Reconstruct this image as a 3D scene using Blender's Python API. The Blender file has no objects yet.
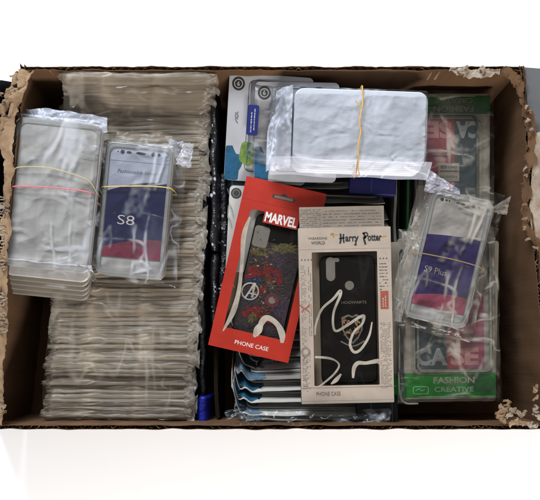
import bpy, math, random
from mathutils import Vector, Matrix, noise
random.seed(7)
R = math.radians
S = 0.001                                   # lengths below are written in millimetres
scene = bpy.context.scene

# ------------------------------------------------------------------ camera
CY, CH = -0.100, 0.650                      # the camera looks straight down from here
cam_d = bpy.data.cameras.new("camera"); cam = bpy.data.objects.new("camera", cam_d)
scene.collection.objects.link(cam); scene.camera = cam
cam.location = (0, CY, CH); cam.rotation_euler = (0, 0, 0)
cam_d.sensor_width = 36; cam_d.lens = 36 * CH / 0.540
cam_d.shift_y = -CY / 0.540
cam_d.clip_start = 0.02; cam_d.clip_end = 20

# ------------------------------------------------------------------ light
world = bpy.data.worlds.new("World"); scene.world = world; world.use_nodes = True
bg = world.node_tree.nodes["Background"]
bg.inputs[0].default_value = (1.0, 0.985, 0.965, 1); bg.inputs[1].default_value = 0.42

def area(name, loc, target, sx, sy, power, col):
    d = bpy.data.lights.new(name, 'AREA'); d.shape = 'RECTANGLE'; d.size = sx; d.size_y = sy
    d.energy = power; d.color = col
    o = bpy.data.objects.new(name, d); scene.collection.objects.link(o)
    o.location = loc
    o.rotation_euler = (Vector(target) - Vector(loc)).to_track_quat('-Z', 'Y').to_euler()
    return o
area("window_light", (-0.45, 1.35, 0.95), (0, 0.15, 0), 0.8, 0.6, 58, (0.84, 0.92, 1.0))
area("table_fill", (0.45, -1.75, 0.85), (0, -0.42, -0.1), 0.9, 0.4, 50, (1.0, 0.98, 0.965))  # added fill lamp that whitens the tabletop in front of the carton
scene.view_settings.view_transform = 'Standard'; scene.view_settings.look = 'None'
scene.view_settings.exposure = 0.0; scene.view_settings.gamma = 1
scene.cycles.transparent_max_bounces = 24; scene.cycles.max_bounces = 8

# ------------------------------------------------------------------ materials
def nd(nt, t, **kw):
    n = nt.nodes.new(t)
    for k, v in kw.items(): setattr(n, k, v)
    return n
def base_mat(name):
    m = bpy.data.materials.new(name); m.use_nodes = True
    nt = m.node_tree; nt.nodes.clear()
    out = nd(nt, 'ShaderNodeOutputMaterial'); return m, nt, out
def noisy(nt, scale, detail=4, rough=.6, dist=0, stretch=(1, 1, 1)):
    tc = nd(nt, 'ShaderNodeTexCoord'); mp = nd(nt, 'ShaderNodeMapping')
    mp.inputs['Scale'].default_value = stretch
    nt.links.new(tc.outputs['Object'], mp.inputs[0])
    n = nd(nt, 'ShaderNodeTexNoise'); n.inputs['Scale'].default_value = scale
    n.inputs['Detail'].default_value = detail; n.inputs['Roughness'].default_value = rough
    n.inputs['Distortion'].default_value = dist
    nt.links.new(mp.outputs[0], n.inputs['Vector']); return n
GAIN = .80
def solid(name, col, rough=.5, var=.18, scale=60, bump=.0, bscale=300, stretch=(1, 1, 1), spec=.4, metal=0, alpha=1.0, var_col=None, bdist=.0006, dist=0):
    k_ = 1 if name == 'white_table' else GAIN
    col = tuple(c * k_ for c in col); var_col = None if var_col is None else tuple(c * k_ for c in var_col)
    m, nt, out = base_mat(name)
    p = nd(nt, 'ShaderNodeBsdfPrincipled')
    n = noisy(nt, scale, stretch=stretch, dist=dist)
    mr = nd(nt, 'ShaderNodeMapRange'); mr.inputs[1].default_value = .3; mr.inputs[2].default_value = .7
    nt.links.new(n.outputs[0], mr.inputs[0])
    mx = nd(nt, 'ShaderNodeMix', data_type='RGBA')
    a = tuple(c * (1 - var) for c in col) if var_col is None else var_col
    mx.inputs[6].default_value = (*a, 1); mx.inputs[7].default_value = (*[min(1, c * (1 + var)) if var_col is None else c for c in col], 1)
    nt.links.new(mr.outputs[0], mx.inputs[0]); nt.links.new(mx.outputs[2], p.inputs['Base Color'])
    p.inputs['Roughness'].default_value = rough; p.inputs['Specular IOR Level'].default_value = spec
    p.inputs['Metallic'].default_value = metal; p.inputs['Alpha'].default_value = alpha
    if bump:
        b = nd(nt, 'ShaderNodeBump'); b.inputs['Strength'].default_value = bump; b.inputs['Distance'].default_value = bdist
        bn = noisy(nt, bscale, 5, .65, stretch=stretch, dist=dist)
        nt.links.new(bn.outputs[0], b.inputs['Height']); nt.links.new(b.outputs[0], p.inputs['Normal'])
    nt.links.new(p.outputs[0], out.inputs[0]); return m
def film(name, col=(.8, .8, .8), lo=.04, hi=.3, rough=.14, gloss=.25, bump=.5, bscale=30, stretch=(1, 1, 1)):
    """clear plastic film: see-through, milky along its sparse creases, glossy"""
    col = tuple(c * .8 for c in col)
    m, nt, out = base_mat(name)
    def ridge(scale, st, w, seed_rot):
        tc = nd(nt, 'ShaderNodeTexCoord'); mp = nd(nt, 'ShaderNodeMapping'); mp.inputs['Scale'].default_value = st
        mp.inputs['Rotation'].default_value = (0, 0, seed_rot)
        nt.links.new(tc.outputs['Object'], mp.inputs[0])
        n = nd(nt, 'ShaderNodeTexNoise'); n.inputs['Scale'].default_value = scale; n.inputs['Detail'].default_value = 2.5; n.inputs['Distortion'].default_value = .3
        nt.links.new(mp.outputs[0], n.inputs['Vector'])
        ab = nd(nt, 'ShaderNodeMath', operation='SUBTRACT'); ab.inputs[1].default_value = .5; nt.links.new(n.outputs[0], ab.inputs[0])
        a2 = nd(nt, 'ShaderNodeMath', operation='ABSOLUTE'); nt.links.new(ab.outputs[0], a2.inputs[0])
        mr = nd(nt, 'ShaderNodeMapRange', interpolation_type='SMOOTHSTEP'); mr.inputs[1].default_value = 0; mr.inputs[2].default_value = w
        mr.inputs[3].default_value = 1; mr.inputs[4].default_value = 0; nt.links.new(a2.outputs[0], mr.inputs[0]); return mr
    r1 = ridge(bscale, (1 * stretch[0], .3 * stretch[1], 1), .030, .35); r2 = ridge(bscale * 1.3, (.3 * stretch[0], 1 * stretch[1], 1), .022, -.5)
    mxr = nd(nt, 'ShaderNodeMath', operation='MAXIMUM'); nt.links.new(r1.outputs[0], mxr.inputs[0]); nt.links.new(r2.outputs[0], mxr.inputs[1])
    mask = noisy(nt, bscale * 1.1, 3); mk = nd(nt, 'ShaderNodeMapRange'); mk.inputs[1].default_value = .46; mk.inputs[2].default_value = .64; nt.links.new(mask.outputs[0], mk.inputs[0])
    ml = nd(nt, 'ShaderNodeMath', operation='MULTIPLY'); nt.links.new(mxr.outputs[0], ml.inputs[0]); nt.links.new(mk.outputs[0], ml.inputs[1])
    soft = nd(nt, 'ShaderNodeMath', operation='MULTIPLY_ADD'); soft.inputs[1].default_value = .13; nt.links.new(mk.outputs[0], soft.inputs[0]); nt.links.new(ml.outputs[0], soft.inputs[2])
    mr = nd(nt, 'ShaderNodeMapRange'); mr.inputs[1].default_value = 0.0; mr.inputs[2].default_value = 1.1
    mr.inputs[3].default_value = lo; mr.inputs[4].default_value = hi; nt.links.new(soft.outputs[0], mr.inputs[0])
    hn = noisy(nt, bscale * 2.2, 3, .5, .2, stretch)
    ha = nd(nt, 'ShaderNodeMath', operation='MULTIPLY_ADD'); ha.inputs[1].default_value = .5; nt.links.new(ml.outputs[0], ha.inputs[0]); nt.links.new(hn.outputs[0], ha.inputs[2])
    b = nd(nt, 'ShaderNodeBump'); b.inputs['Strength'].default_value = bump; b.inputs['Distance'].default_value = .003
    nt.links.new(ha.outputs[0], b.inputs['Height'])
    tr = nd(nt, 'ShaderNodeBsdfTransparent'); tr.inputs[0].default_value = (.97, .97, .97, 1)
    df = nd(nt, 'ShaderNodeBsdfDiffuse'); df.inputs[0].default_value = (*col, 1)
    nt.links.new(b.outputs[0], df.inputs['Normal'])
    gl = nd(nt, 'ShaderNodeBsdfGlossy'); gl.inputs['Roughness'].default_value = rough; gl.inputs[0].default_value = (.95, .97, 1, 1)
    nt.links.new(b.outputs[0], gl.inputs['Normal'])
    m1 = nd(nt, 'ShaderNodeMixShader'); nt.links.new(mr.outputs[0], m1.inputs[0])
    nt.links.new(tr.outputs[0], m1.inputs[1]); nt.links.new(df.outputs[0], m1.inputs[2])
    fr = nd(nt, 'ShaderNodeLayerWeight'); fr.inputs[0].default_value = gloss; nt.links.new(b.outputs[0], fr.inputs['Normal'])
    m2 = nd(nt, 'ShaderNodeMixShader'); nt.links.new(fr.outputs['Fresnel'], m2.inputs[0])
    nt.links.new(m1.outputs[0], m2.inputs[1]); nt.links.new(gl.outputs[0], m2.inputs[2])
    nt.links.new(m2.outputs[0], out.inputs[0]); return m

M = {}
M['table'] = solid('white_table', (.95, .95, .95), .6, .01, 5)
M['card'] = solid('brown_cardboard', (.135, .070, .034), .85, .30, 28, .55, 190, (1, 1, .05), spec=.15, var_col=(.088, .045, .022))
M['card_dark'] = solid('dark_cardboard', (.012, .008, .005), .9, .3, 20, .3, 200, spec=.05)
M['card_pale'] = solid('torn_cardboard_paper', (.36, .24, .145), .9, .3, 45, .7, 250, spec=.1, bdist=.001, var_col=(.17, .10, .055))
M['card_white'] = solid('peeled_white_liner', (.42, .345, .275), .85, .25, 60, .6, 250, spec=.1, bdist=.001, var_col=(.19, .125, .08))
M['grey_flap'] = solid('grey_flap', (.10, .10, .104), .8, .15, 12, .3, 150)
M['sheet'] = solid('black_sheet', (.004, .004, .004), .95, .3, 60, .5, 500, spec=.1)
M['sleeve'] = solid('tan_clear_plastic', (.29, .232, .165), .38, .25, 22, .3, 60, (.12, 1.2, 1), spec=.5, var_col=(.155, .12, .08))
M['sleeve_b'] = solid('pale_clear_plastic', (.36, .30, .225), .36, .25, 22, .3, 60, (.12, 1.2, 1), spec=.5, var_col=(.22, .18, .13))
M['sleeve_film'] = film('stack_film', (.43, .35, .26), .2, .8, .24, .16, .5, 22, (.25, 1, 1))
M['frill'] = film('bag_end_film', (.66, .58, .49), .22, .75, .2, .18, .5, 50)
M['frost'] = solid('frosted_case_plastic', (.58, .555, .53), .32, .2, 42, .06, 40, (1, .05, 1), spec=.5, alpha=.96, bdist=.002, var_col=(.40, .375, .345))
M['frost_w'] = solid('milky_case_plastic', (.74, .75, .80), .30, .10, 12, .03, 22, spec=.5, alpha=.98, bdist=.003, stretch=(.25, 1, 1), var_col=(.60, .61, .66))
M['frost_t'] = solid('tan_case_plastic', (.24, .205, .16), .4, .18, 18, .3, 60, (.4, 1, 1), spec=.5, alpha=.92)
M['edge'] = solid('clear_case_rim', (.36, .35, .33), .25, .12, 40, .2, 100, spec=.7, alpha=.6)
M['film'] = film('clear_bag_film', (.85, .87, .93), .01, .30, .13, .16, .4, 20)
M['film_w'] = film('bright_bag_film', (1.0, 1.02, 1.15), .34, .9, .18, .2, .45, 26)
M['film_f'] = film('folded_bag_film', (.95, .98, 1.1), .30, .7, .3, .05, .12, 22)
M['film_s'] = film('stack_cover_film', (.55, .47, .38), .01, .22, .14, .14, .35, 20)
M['film_t'] = film('tan_bag_film', (.75, .68, .58), .01, .34, .13, .15, .45, 22)
M['window'] = film('window_film', (.5, .5, .5), .0, .01, .1, .02, .1, 20)
M['shine'] = solid('glare_and_emblem_print', (.42, .36, .29), .35, .45, 40, .3, 150, spec=.5, alpha=.68)  # pale tone for the painted window glare, also used for the emblem print
M['red'] = solid('red_board', (.32, .018, .008), .5, .14, 30, .15, 300, spec=.2)
M['red_d'] = solid('deep_red_board', (.28, .017, .007), .5, .12, 60, spec=.25)
M['white_p'] = solid('white_print', (.62, .56, .52), .5, .06, 80)
M['paper'] = solid('cream_newsprint_board', (.34, .275, .22), .7, .16, 24, .15, 400, spec=.2)
M['paper_s'] = solid('newsprint_side', (.14, .11, .085), .7, .15, 40)
M['ink'] = solid('brown_ink', (.075, .055, .045), .7, .3, 300)
M['ink_l'] = solid('faint_ink', (.17, .13, .105), .7, .3, 300)
M['red_ink'] = solid('red_ink', (.25, .05, .03), .7, .2, 300)
M['gold'] = solid('gold_ink', (.32, .16, .04), .6, .2, 300)
M['black'] = solid('black_plastic', (.006, .006, .007), .45, .2, 60, spec=.2)
M['matte_black'] = solid('matte_black_case', (.006, .005, .004), .75, .15, 60, spec=.06)
M['cream'] = solid('inner_tray_card', (.20, .15, .10), .7, .12, 60)
M['bronze'] = solid('bronze_print', (.20, .095, .05), .5, .4, 500)
M['bronze_l'] = solid('pale_bronze_print', (.10, .078, .055), .6, .3, 500)
M['navy'] = solid('navy_print', (.008, .008, .062), .45, .12, 50, spec=.2)
M['navy2'] = solid('dull_navy_print', (.030, .020, .10), .45, .2, 50, spec=.2)
M['blue'] = solid('blue_print', (.015, .03, .12), .4, .15, 50)
M['crimson'] = solid('crimson_print', (.20, .014, .04), .4, .12, 50)
M['pink'] = solid('pink_print', (.28, .045, .085), .4, .12, 50)
M['greyw'] = solid('greyish_white_print', (.38, .39, .47), .42, .05, 50)
M['greyw2'] = solid('dim_white_print', (.38, .34, .31), .42, .08, 50)
M['grey_ink'] = solid('grey_ink', (.13, .13, .15), .6, .2, 100)
M['yellow'] = solid('yellow_rubber', (.50, .36, .08), .5, .12, 200)
M['yellow_p'] = solid('pale_yellow_rubber', (.42, .34, .17), .5, .12, 200)
M['pinkband'] = solid('pink_rubber', (.60, .13, .16), .5, .12, 200)
M['orange'] = solid('orange_rubber', (.62, .34, .07), .5, .15, 200)
M['brownband'] = solid('brown_rubber', (.24, .15, .05), .5, .15, 200)
M['pack'] = solid('white_blister_card', (.40, .38, .345), .45, .12, 30, .2, 90, (.4, 1, 1))
M['pack_g'] = solid('grey_blister_card', (.26, .24, .21), .45, .25, 22, .3, 90, (.25, 1, 1), var_col=(.12, .11, .095))
M['pack_b'] = solid('white_hang_card', (.36, .355, .37), .35, .12, 20, .1, 90)
M['line'] = solid('black_outline', (.015, .014, .014), .5, .1, 80)
M['splash_b'] = solid('blue_paint_print', (.010, .085, .19), .4, .4, 90, var_col=(.008, .05, .07), dist=2)
M['splash_g'] = solid('lime_paint_print', (.17, .23, .03), .4, .3, 90, var_col=(.03, .11, .05), dist=2)
M['teal'] = solid('dark_teal_print', (.010, .045, .065), .45, .3, 80)
M['label'] = solid('navy_label', (.012, .018, .12), .35, .15, 80)
M['green'] = solid('green_print', (.008, .22, .014), .38, .25, 60, spec=.3, var_col=(.005, .12, .009))
M['splash_p'] = solid('pale_blue_print', (.10, .15, .18), .4, .4, 60, var_col=(.04, .10, .17), dist=2)
M['green_d'] = solid('dark_green_print', (.008, .085, .014), .45, .35, 60)
M['green_l'] = solid('pale_green_print', (.22, .42, .22), .45, .2, 60)
M['tealgrey'] = solid('slate_print', (.045, .06, .062), .4, .25, 50)
M['dullred'] = solid('dull_red_print', (.28, .05, .045), .4, .3, 40, var_col=(.20, .04, .06))
M['dullpink'] = solid('dull_pink_print', (.24, .05, .09), .4, .2, 40)
M['caseletter'] = solid('translucent_letter_print', (.24, .235, .22), .4, .1, 60)
M['caseletter_r'] = solid('rosy_letter_print', (.38, .17, .155), .4, .1, 60)
M['beige'] = solid('beige_card', (.26, .225, .175), .5, .15, 40, .1, 100)
M['olive'] = solid('olive_clear_plastic', (.10, .10, .075), .35, .25, 25, .3, 80, (1, .3, 1), spec=.5, alpha=.85)
M['packedge'] = solid('pale_pack_edge', (.21, .205, .165), .4, .25, 20, .2, 80, (1, .3, 1), spec=.5)
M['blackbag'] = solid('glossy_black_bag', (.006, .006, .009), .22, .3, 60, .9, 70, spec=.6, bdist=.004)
M['bluebag'] = solid('cobalt_blue_bag', (.006, .012, .20), .35, .35, 60, .9, 90, spec=.3, bdist=.003)
M['dot'] = solid('white_speck_print', (.35, .36, .42), .5, .2, 80)
M['art_a'] = solid('stormy_art_print', (.008, .009, .016), .7, .5, 220, var_col=(.045, .032, .024), dist=3, spec=.1)
M['art_b'] = solid('ochre_art_print', (.11, .085, .03), .7, .5, 180, var_col=(.015, .017, .012), dist=3, spec=.1)
M['art_c'] = solid('scarlet_art_print', (.17, .016, .010), .7, .5, 260, var_col=(.03, .008, .012), dist=4, spec=.1)
M['art_d'] = solid('violet_art_print', (.055, .035, .042), .7, .5, 150, var_col=(.012, .008, .014), dist=3, spec=.1)
M['art_e'] = solid('blue_art_print', (.02, .035, .085), .7, .5, 200, var_col=(.008, .008, .02), dist=2, spec=.1)
M['lens'] = solid('taupe_window', (.115, .098, .082), .35, .12, 60, spec=.5)

# ------------------------------------------------------------------ mesh helpers
def Pw(px, py, z=0.0):
    """measured position on the plane at height z (mm) -> world millimetres"""
    k = (CH * 1000 - z) / (CH * 1000)
    return Vector(((px - 270) * k, CY * 1000 + ((250 - py) - CY * 1000) * k, z))

class MB:
    def __init__(s): s.v = []; s.f = []; s.m = []; s.mats = []; s.sm = []
    def mi(s, mat):
        if mat not in s.mats: s.mats.append(mat)
        return s.mats.index(mat)
    def add(s, vs, fs, mat, smooth=False):
        o = len(s.v); s.v += [tuple(v) for v in vs]; i = s.mi(mat)
        for f in fs: s.f.append(tuple(o + k for k in f)); s.m.append(i); s.sm.append(smooth)
    def build(s, name, parent=None):
        me = bpy.data.meshes.new(name)
        me.from_pydata([(x * S, y * S, z * S) for x, y, z in s.v], [], s.f)
        for m in s.mats: me.materials.append(M[m])
        for p, i, sm in zip(me.polygons, s.m, s.sm): p.material_index = i; p.use_smooth = sm
        me.update()
        o = bpy.data.objects.new(name, me); scene.collection.objects.link(o)
        if parent: o.parent = parent
        return o
    # --- shapes
    def box(s, x0, x1, y0, y1, z0, z1, mat):
        s.add([(x0, y0, z0), (x1, y0, z0), (x1, y1, z0), (x0, y1, z0), (x0, y0, z1), (x1, y0, z1), (x1, y1, z1), (x0, y1, z1)],
              [(3, 2, 1, 0), (4, 5, 6, 7), (0, 1, 5, 4), (1, 2, 6, 5), (2, 3, 7, 6), (3, 0, 4, 7)], mat)
    def prism(s, pts, z0, z1, mat, bevel=0):
        n = len(pts)
        area_ = sum(pts[i][0] * pts[(i + 1) % n][1] - pts[(i + 1) % n][0] * pts[i][1] for i in range(n))
        if area_ < 0: pts = pts[::-1]
        if bevel:
            cx = sum(p[0] for p in pts) / n; cy = sum(p[1] for p in pts) / n
            ins = []
            for i in range(n):
                a, b, c = pts[i - 1], pts[i], pts[(i + 1) % n]
                tx, ty = c[0] - a[0], c[1] - a[1]; l = math.hypot(tx, ty) or 1
                ins.append((b[0] - ty / l * bevel, b[1] + tx / l * bevel))
            rings = [[(x, y, z0) for x, y in pts], [(x, y, z1 - bevel) for x, y in pts], [(x, y, z1) for x, y in ins]]
        else:
            rings = [[(x, y, z0) for x, y in pts], [(x, y, z1) for x, y in pts]]
        vs = [v for r in rings for v in r]; fs = []
        for k in range(len(rings) - 1):
            for i in range(n):
                j = (i + 1) % n; fs.append((k * n + i, k * n + j, (k + 1) * n + j, (k + 1) * n + i))
        s.add(vs, fs, mat, False)
        s.add([v for v in rings[-1]], [tuple(range(n))], mat); s.add([v for v in rings[0]], [tuple(range(n))[::-1]], mat)
    def ring(s, outer, inner, z0, z1, mat):
        """a flat frame between two outlines with the same point count"""
        n = len(outer)
        vs = [(x, y, z1) for x, y in outer] + [(x, y, z1) for x, y in inner] + [(x, y, z0) for x, y in outer] + [(x, y, z0) for x, y in inner]
        fs = []
        for i in range(n):
            j = (i + 1) % n
            fs += [(i, j, n + j, n + i), (2 * n + i, 2 * n + j, j, i), (n + i, n + j, 3 * n + j, 3 * n + i)]
        s.add(vs, fs, mat)
    def tube(s, pts, r, mat, seg=6, flat=1.0, closed=False):
        pts = [Vector(p) for p in pts]; n = len(pts); vs = []; fs = []
        for i, p in enumerate(pts):
            a = pts[(i - 1) % n] if (i or closed) else p; b = pts[(i + 1) % n] if (i < n - 1 or closed) else p
            t = (b - a).normalized() if (b - a).length else Vector((1, 0, 0))
            u = Vector((0, 0, 1)).cross(t)
            u = u.normalized() if u.length > 1e-3 else Vector((0, 1, 0))
            w = t.cross(u)
            rr = r(i / (n - 1)) if callable(r) else r
            for k in range(seg):
                q = 2 * math.pi * k / seg; vs.append(p + u * math.cos(q) * rr + w * math.sin(q) * rr * flat)
        for i in range(n if closed else n - 1):
            i2 = (i + 1) % n
            for k in range(seg):
                k2 = (k + 1) % seg; fs.append((i * seg + k, i2 * seg + k, i2 * seg + k2, i * seg + k2))
        s.add(vs, fs, mat, True)
        if not closed: s.add(vs[:seg], [tuple(range(seg))], mat); s.add(vs[-seg:], [tuple(range(seg))[::-1]], mat)
    def grid(s, nx, ny, fn, mat, smooth=True, thick=0):
        vs = [Vector(fn(i / nx, j / ny)) for j in range(ny + 1) for i in range(nx + 1)]; W = nx + 1
        fs = [(j * W + i, j * W + i + 1, (j + 1) * W + i + 1, (j + 1) * W + i) for j in range(ny) for i in range(nx)]
        s.add(vs, fs, mat, smooth)
        if thick:
            lo = []
            for j in range(ny + 1):
                for i in range(nx + 1):
                    a = vs[j * W + min(nx, i + 1)] - vs[j * W + max(0, i - 1)]; b = vs[min(ny, j + 1) * W + i] - vs[max(0, j - 1) * W + i]
                    nn = a.cross(b); nn = nn.normalized() if nn.length else Vector((0, 0, 1))
                    lo.append(vs[j * W + i] - nn * thick)
            s.add(lo, [f[::-1] for f in fs], mat, smooth)
            edge = [i for i in range(W)] + [j * W + nx for j in range(1, ny + 1)] + [ny * W + i for i in range(nx - 1, -1, -1)] + [j * W for j in range(ny - 1, 0, -1)]
            ev = [vs[k] for k in edge] + [lo[k] for k in edge]; n = len(edge)
            s.add(ev, [(i, n + i, n + (i + 1) % n, (i + 1) % n) for i in range(n)], mat)
    def text(s, txt, cx, cy, w, h, z, mat, rot=0, bold=0, thick=.12, shear=0, align=None, space=1):
        cu = bpy.data.curves.new('t', 'FONT'); cu.body = txt; cu.size = 1; cu.offset = bold; cu.shear = shear; cu.resolution_u = 3
        cu.space_character = space
        cu.fill_mode = 'FRONT'
        ob = bpy.data.objects.new('t', cu); me = bpy.data.meshes.new_from_object(ob)
        xs = [v.co.x for v in me.vertices]; ys = [v.co.y for v in me.vertices]
        x0, x1, y0, y1 = min(xs), max(xs), min(ys), max(ys)
        sx = w / (x1 - x0); sy = h / (y1 - y0); c, d = math.cos(rot), math.sin(rot); vs = []
        for v in me.vertices:
            x = (v.co.x - (x0 + x1) / 2) * sx; y = (v.co.y - (y0 + y1) / 2) * sy
            vs.append((cx + x * c - y * d, cy + x * d + y * c, z + thick))
        fs = [tuple(p.vertices) for p in me.polygons]
        s.add(vs, fs, mat)
        bpy.data.meshes.remove(me); bpy.data.objects.remove(ob); bpy.data.curves.remove(cu)
    def stroke(s, pts, w, z, mat, z2=None):
        """flat brush stroke of changing width; pts (x, y, width factor)"""
        pts = smooth_path(pts); vs = []; n = len(pts)
        for i, p in enumerate(pts):
            a = pts[max(0, i - 1)]; b = pts[min(n - 1, i + 1)]
            tx, ty = b[0] - a[0], b[1] - a[1]; l = math.hypot(tx, ty) or 1
            f = p[2] if len(p) > 2 else 1
            vs += [(p[0] - ty / l * w * f / 2, p[1] + tx / l * w * f / 2, z), (p[0] + ty / l * w * f / 2, p[1] - tx / l * w * f / 2, z)]
        s.add(vs, [(2 * i, 2 * i + 1, 2 * i + 3, 2 * i + 2) for i in range(n - 1)], mat)
    def dashes(s, x0, x1, y0, y1, pitch, cw, z, mat, vertical=False, fill=.7, hh=.55, seed=0):
        """rows of tiny unreadable print"""
        rnd = random.Random(seed)
        a0, a1, b0, b1 = (y0, y1, x0, x1) if vertical else (x0, x1, y0, y1)
        b = b0 + pitch * .5
        while b < b1:
            a = a0
            while a < a1 - cw:
                l = cw * rnd.uniform(.5, 2.2); l = min(l, a1 - a)
                if rnd.random() < fill:
                    h = pitch * hh * rnd.uniform(.7, 1)
                    q = [(a, b - h / 2), (a + l, b - h / 2), (a + l, b + h / 2), (a, b + h / 2)]
                    if vertical: q = [(y, x) for x, y in q][::-1]
                    s.add([(x, y, z) for x, y in q], [(0, 1, 2, 3)], mat)
                a += l + cw * rnd.uniform(.25, .6)
            b += pitch

def smooth_path(pts, n=8):
    out = []; N = len(pts)
    for i in range(N - 1):
        p0 = pts[max(0, i - 1)]; p1 = pts[i]; p2 = pts[i + 1]; p3 = pts[min(N - 1, i + 2)]
        for k in range(n):
            t = k / n
            out.append(tuple(.5 * ((2 * b) + (c - a) * t + (2 * a - 5 * b + 4 * c - d) * t * t + (3 * b - a - 3 * c + d) * t ** 3) for a, b, c, d in zip(p0, p1, p2, p3)))
    out.append(tuple(pts[-1])); return out
def rrect(x0, x1, y0, y1, r, n=5):
    pts = []
    for cx, cy, a in ((x1 - r, y0 + r, -90), (x1 - r, y1 - r, 0), (x0 + r, y1 - r, 90), (x0 + r, y0 + r, 180)):
        for k in range(n + 1):
            q = R(a + 90 * k / n); pts.append((cx + r * math.cos(q), cy + r * math.sin(q)))
    return pts
def disc(cx, cy, r, n=20, ry=None):
    return [(cx + r * math.cos(2 * math.pi * k / n), cy + (ry or r) * math.sin(2 * math.pi * k / n)) for k in range(n)]
def nz(x, y=0, z=0): return noise.noise(Vector((x, y, z)))
def tag(o, label=None, cat=None, group=None, kind=None):
    if label: o['label'] = label
    if cat: o['category'] = cat
    if group: o['group'] = group
    if kind: o['kind'] = kind
    return o
class Fr:
    """a thing's own frame: an Empty at its base; l() turns a measured point into the frame"""
    def __init__(s, name, px, py, z, rot, label, cat, group=None, tilt=(0, 0)):
        s.c = Pw(px, py, z); s.z = z; s.rot = R(rot)
        s.e = bpy.data.objects.new(name, None); scene.collection.objects.link(s.e); s.e.empty_display_size = .02
        s.e.location = s.c * S; s.e.rotation_euler = (R(tilt[0]), R(tilt[1]), s.rot)
        tag(s.e, label, cat, group)
    def l(s, px, py, h=0):
        d = Pw(px, py, s.z + h) - s.c; c, q = math.cos(-s.rot), math.sin(-s.rot)
        return (d.x * c - d.y * q, d.x * q + d.y * c)

# ------------------------------------------------------------------ the table
m = MB(); m.grid(1, 1, lambda u, v: (-2500 + 5000 * u, -2500 + 5000 * v, -106), 'table', False, 20)
tag(m.build('table_top'), kind='structure')

# ------------------------------------------------------------------ the cardboard box
RIM = 16
TL, TR = Pw(25, 70.5, RIM), Pw(520, 70.5, RIM); BL, BR = Pw(-13, 425, RIM), Pw(548, 425, RIM)
boxe = bpy.data.objects.new('cardboard_box', None); scene.collection.objects.link(boxe); boxe.location = (0, 0, -.104)
tag(boxe, 'large open brown cardboard carton with torn ragged rim holding all the phone cases', 'box')
BZ = 104
def wall(a, b, out, drop, seed, name='wall'):
    """double-skinned corrugated wall from a to b; inner skin, fluted core, outer skin, ragged top"""
    t = (b - a).normalized(); a = a - t * 5; b = b + t * 5; m = MB(); L = (b - a).length; n = Vector(out).normalized(); N = int(L / 2.5)
    def skin(off, th, mat, sd, low):
        def f(u, v):
            p = a + t * (u * L); rag = nz(u * L * .035, sd) * drop + nz(u * L * .16, sd + 5) * drop * .5 - low
            z = 2 + (BZ + RIM - 2 + rag) * v
            bow = math.sin(v * 3.1) * 2.2 * nz(u * 3, sd)
            q = p + n * (off + bow + nz(u * L * .05, v * 4, sd) * 1.2)
            return (q.x, q.y, z)
        m.grid(N, 10, f, mat, True, th)
    skin(0, .5, 'card', seed, 0); skin(3.9, .5, 'card', seed + 9, 1.0)
    # fluted core showing along the top
    k = []; step = 1.3; i = 0
    vs = []; fs = []
    M_ = int(L / step)
    for i in range(M_ + 1):
        s_ = i * step; off = 1.9 + 1.4 * math.sin(s_ * 2 * math.pi / 7.5); p = a + t * s_ + n * off
        top = BZ + RIM + nz(s_ * .09, seed + 20) * drop * .8 - 1.2
        vs += [(p.x, p.y, top - 22), (p.x, p.y, top)]
    fs = [(2 * i, 2 * i + 2, 2 * i + 3, 2 * i + 1) for i in range(M_)]
    m.add(vs, fs, 'card_pale', True)
    return m.build(name, boxe)
wall(TL, TR, (0, 1, 0), 3, 1); wall(BR, BL, (0, -1, 0), 3, 2)
nl = Vector((-(TL - BL).y, (TL - BL).x, 0)); nr = Vector(((TR - BR).y, -(TR - BR).x, 0))
wall(BL, TL, nl, 6, 3); wall(TR, BR, nr, 6, 4)
m = MB(); m.grid(8, 8, lambda u, v: tuple((((BL.lerp(BR, u)).lerp(TL.lerp(TR, u), v) - Vector((0, 0, 0))) * 1.022).xy) + (1.8,), 'card', False, 2); m.build('base', boxe)

def ragged_strip(m, inner, outer, z0, mat, seed, n=90, rag=2.2, lift=3, th=.9):
    """torn paper ply lying along the rim between two outlines"""
    I = smooth_path(inner, 12); O = smooth_path(outer, 12)
    def at(path, u):
        k = u * (len(path) - 1); i = min(int(k), len(path) - 2); f = k - i
        return Vector((path[i][0] * (1 - f) + path[i + 1][0] * f, path[i][1] * (1 - f) + path[i + 1][1] * f, 0))
    def f(u, v):
        a, b = at(I, u), at(O, u); p = a.lerp(b, v)
        e = abs(v - .5) * 2
        p += Vector((nz(u * n * .13, v * 1.5, seed) + .35 * nz(u * n * .6, v, seed + 2), nz(u * n * .13, v * 1.5, seed + 7) + .35 * nz(u * n * .6, v, seed + 9), 0)) * rag * (.5 + e) * 1.4
        return (p.x, p.y, z0 + lift * .8 * nz(u * n * .10, v * 2, seed + 3) + lift * .22 * nz(u * n * .5, v * 4, seed + 13))
    m.grid(n, 8, f, mat, True, th)
def PL(pts, z=RIM + 2): return [tuple(Pw(x, y, z).xy) for x, y in pts]
zt = BZ + RIM + 2
m = MB()
ragged_strip(m, PL([(33, 70), (27, 85), (22, 98), (17, 112), (14, 130), (13, 160), (12, 190), (9, 230), (8, 262)]),
             PL([(18, 70), (19, 86), (11, 98), (9, 112), (3, 130), (3, 160), (3, 190), (2, 230), (2, 262)]), zt, 'card_pale', 3, 110, 2.4, 3.5)
m.build('torn_edge', boxe)
m = MB(); ragged_strip(m, PL([(6, 250), (7, 290), (6, 330), (3, 370), (2, 425)]), PL([(-6, 250), (-5, 290), (-6, 330), (-8, 370), (-9, 425)]), zt - 2, 'card_pale', 63, 90, 1.6, 3)
m.build('torn_edge', boxe)
m = MB()
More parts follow.
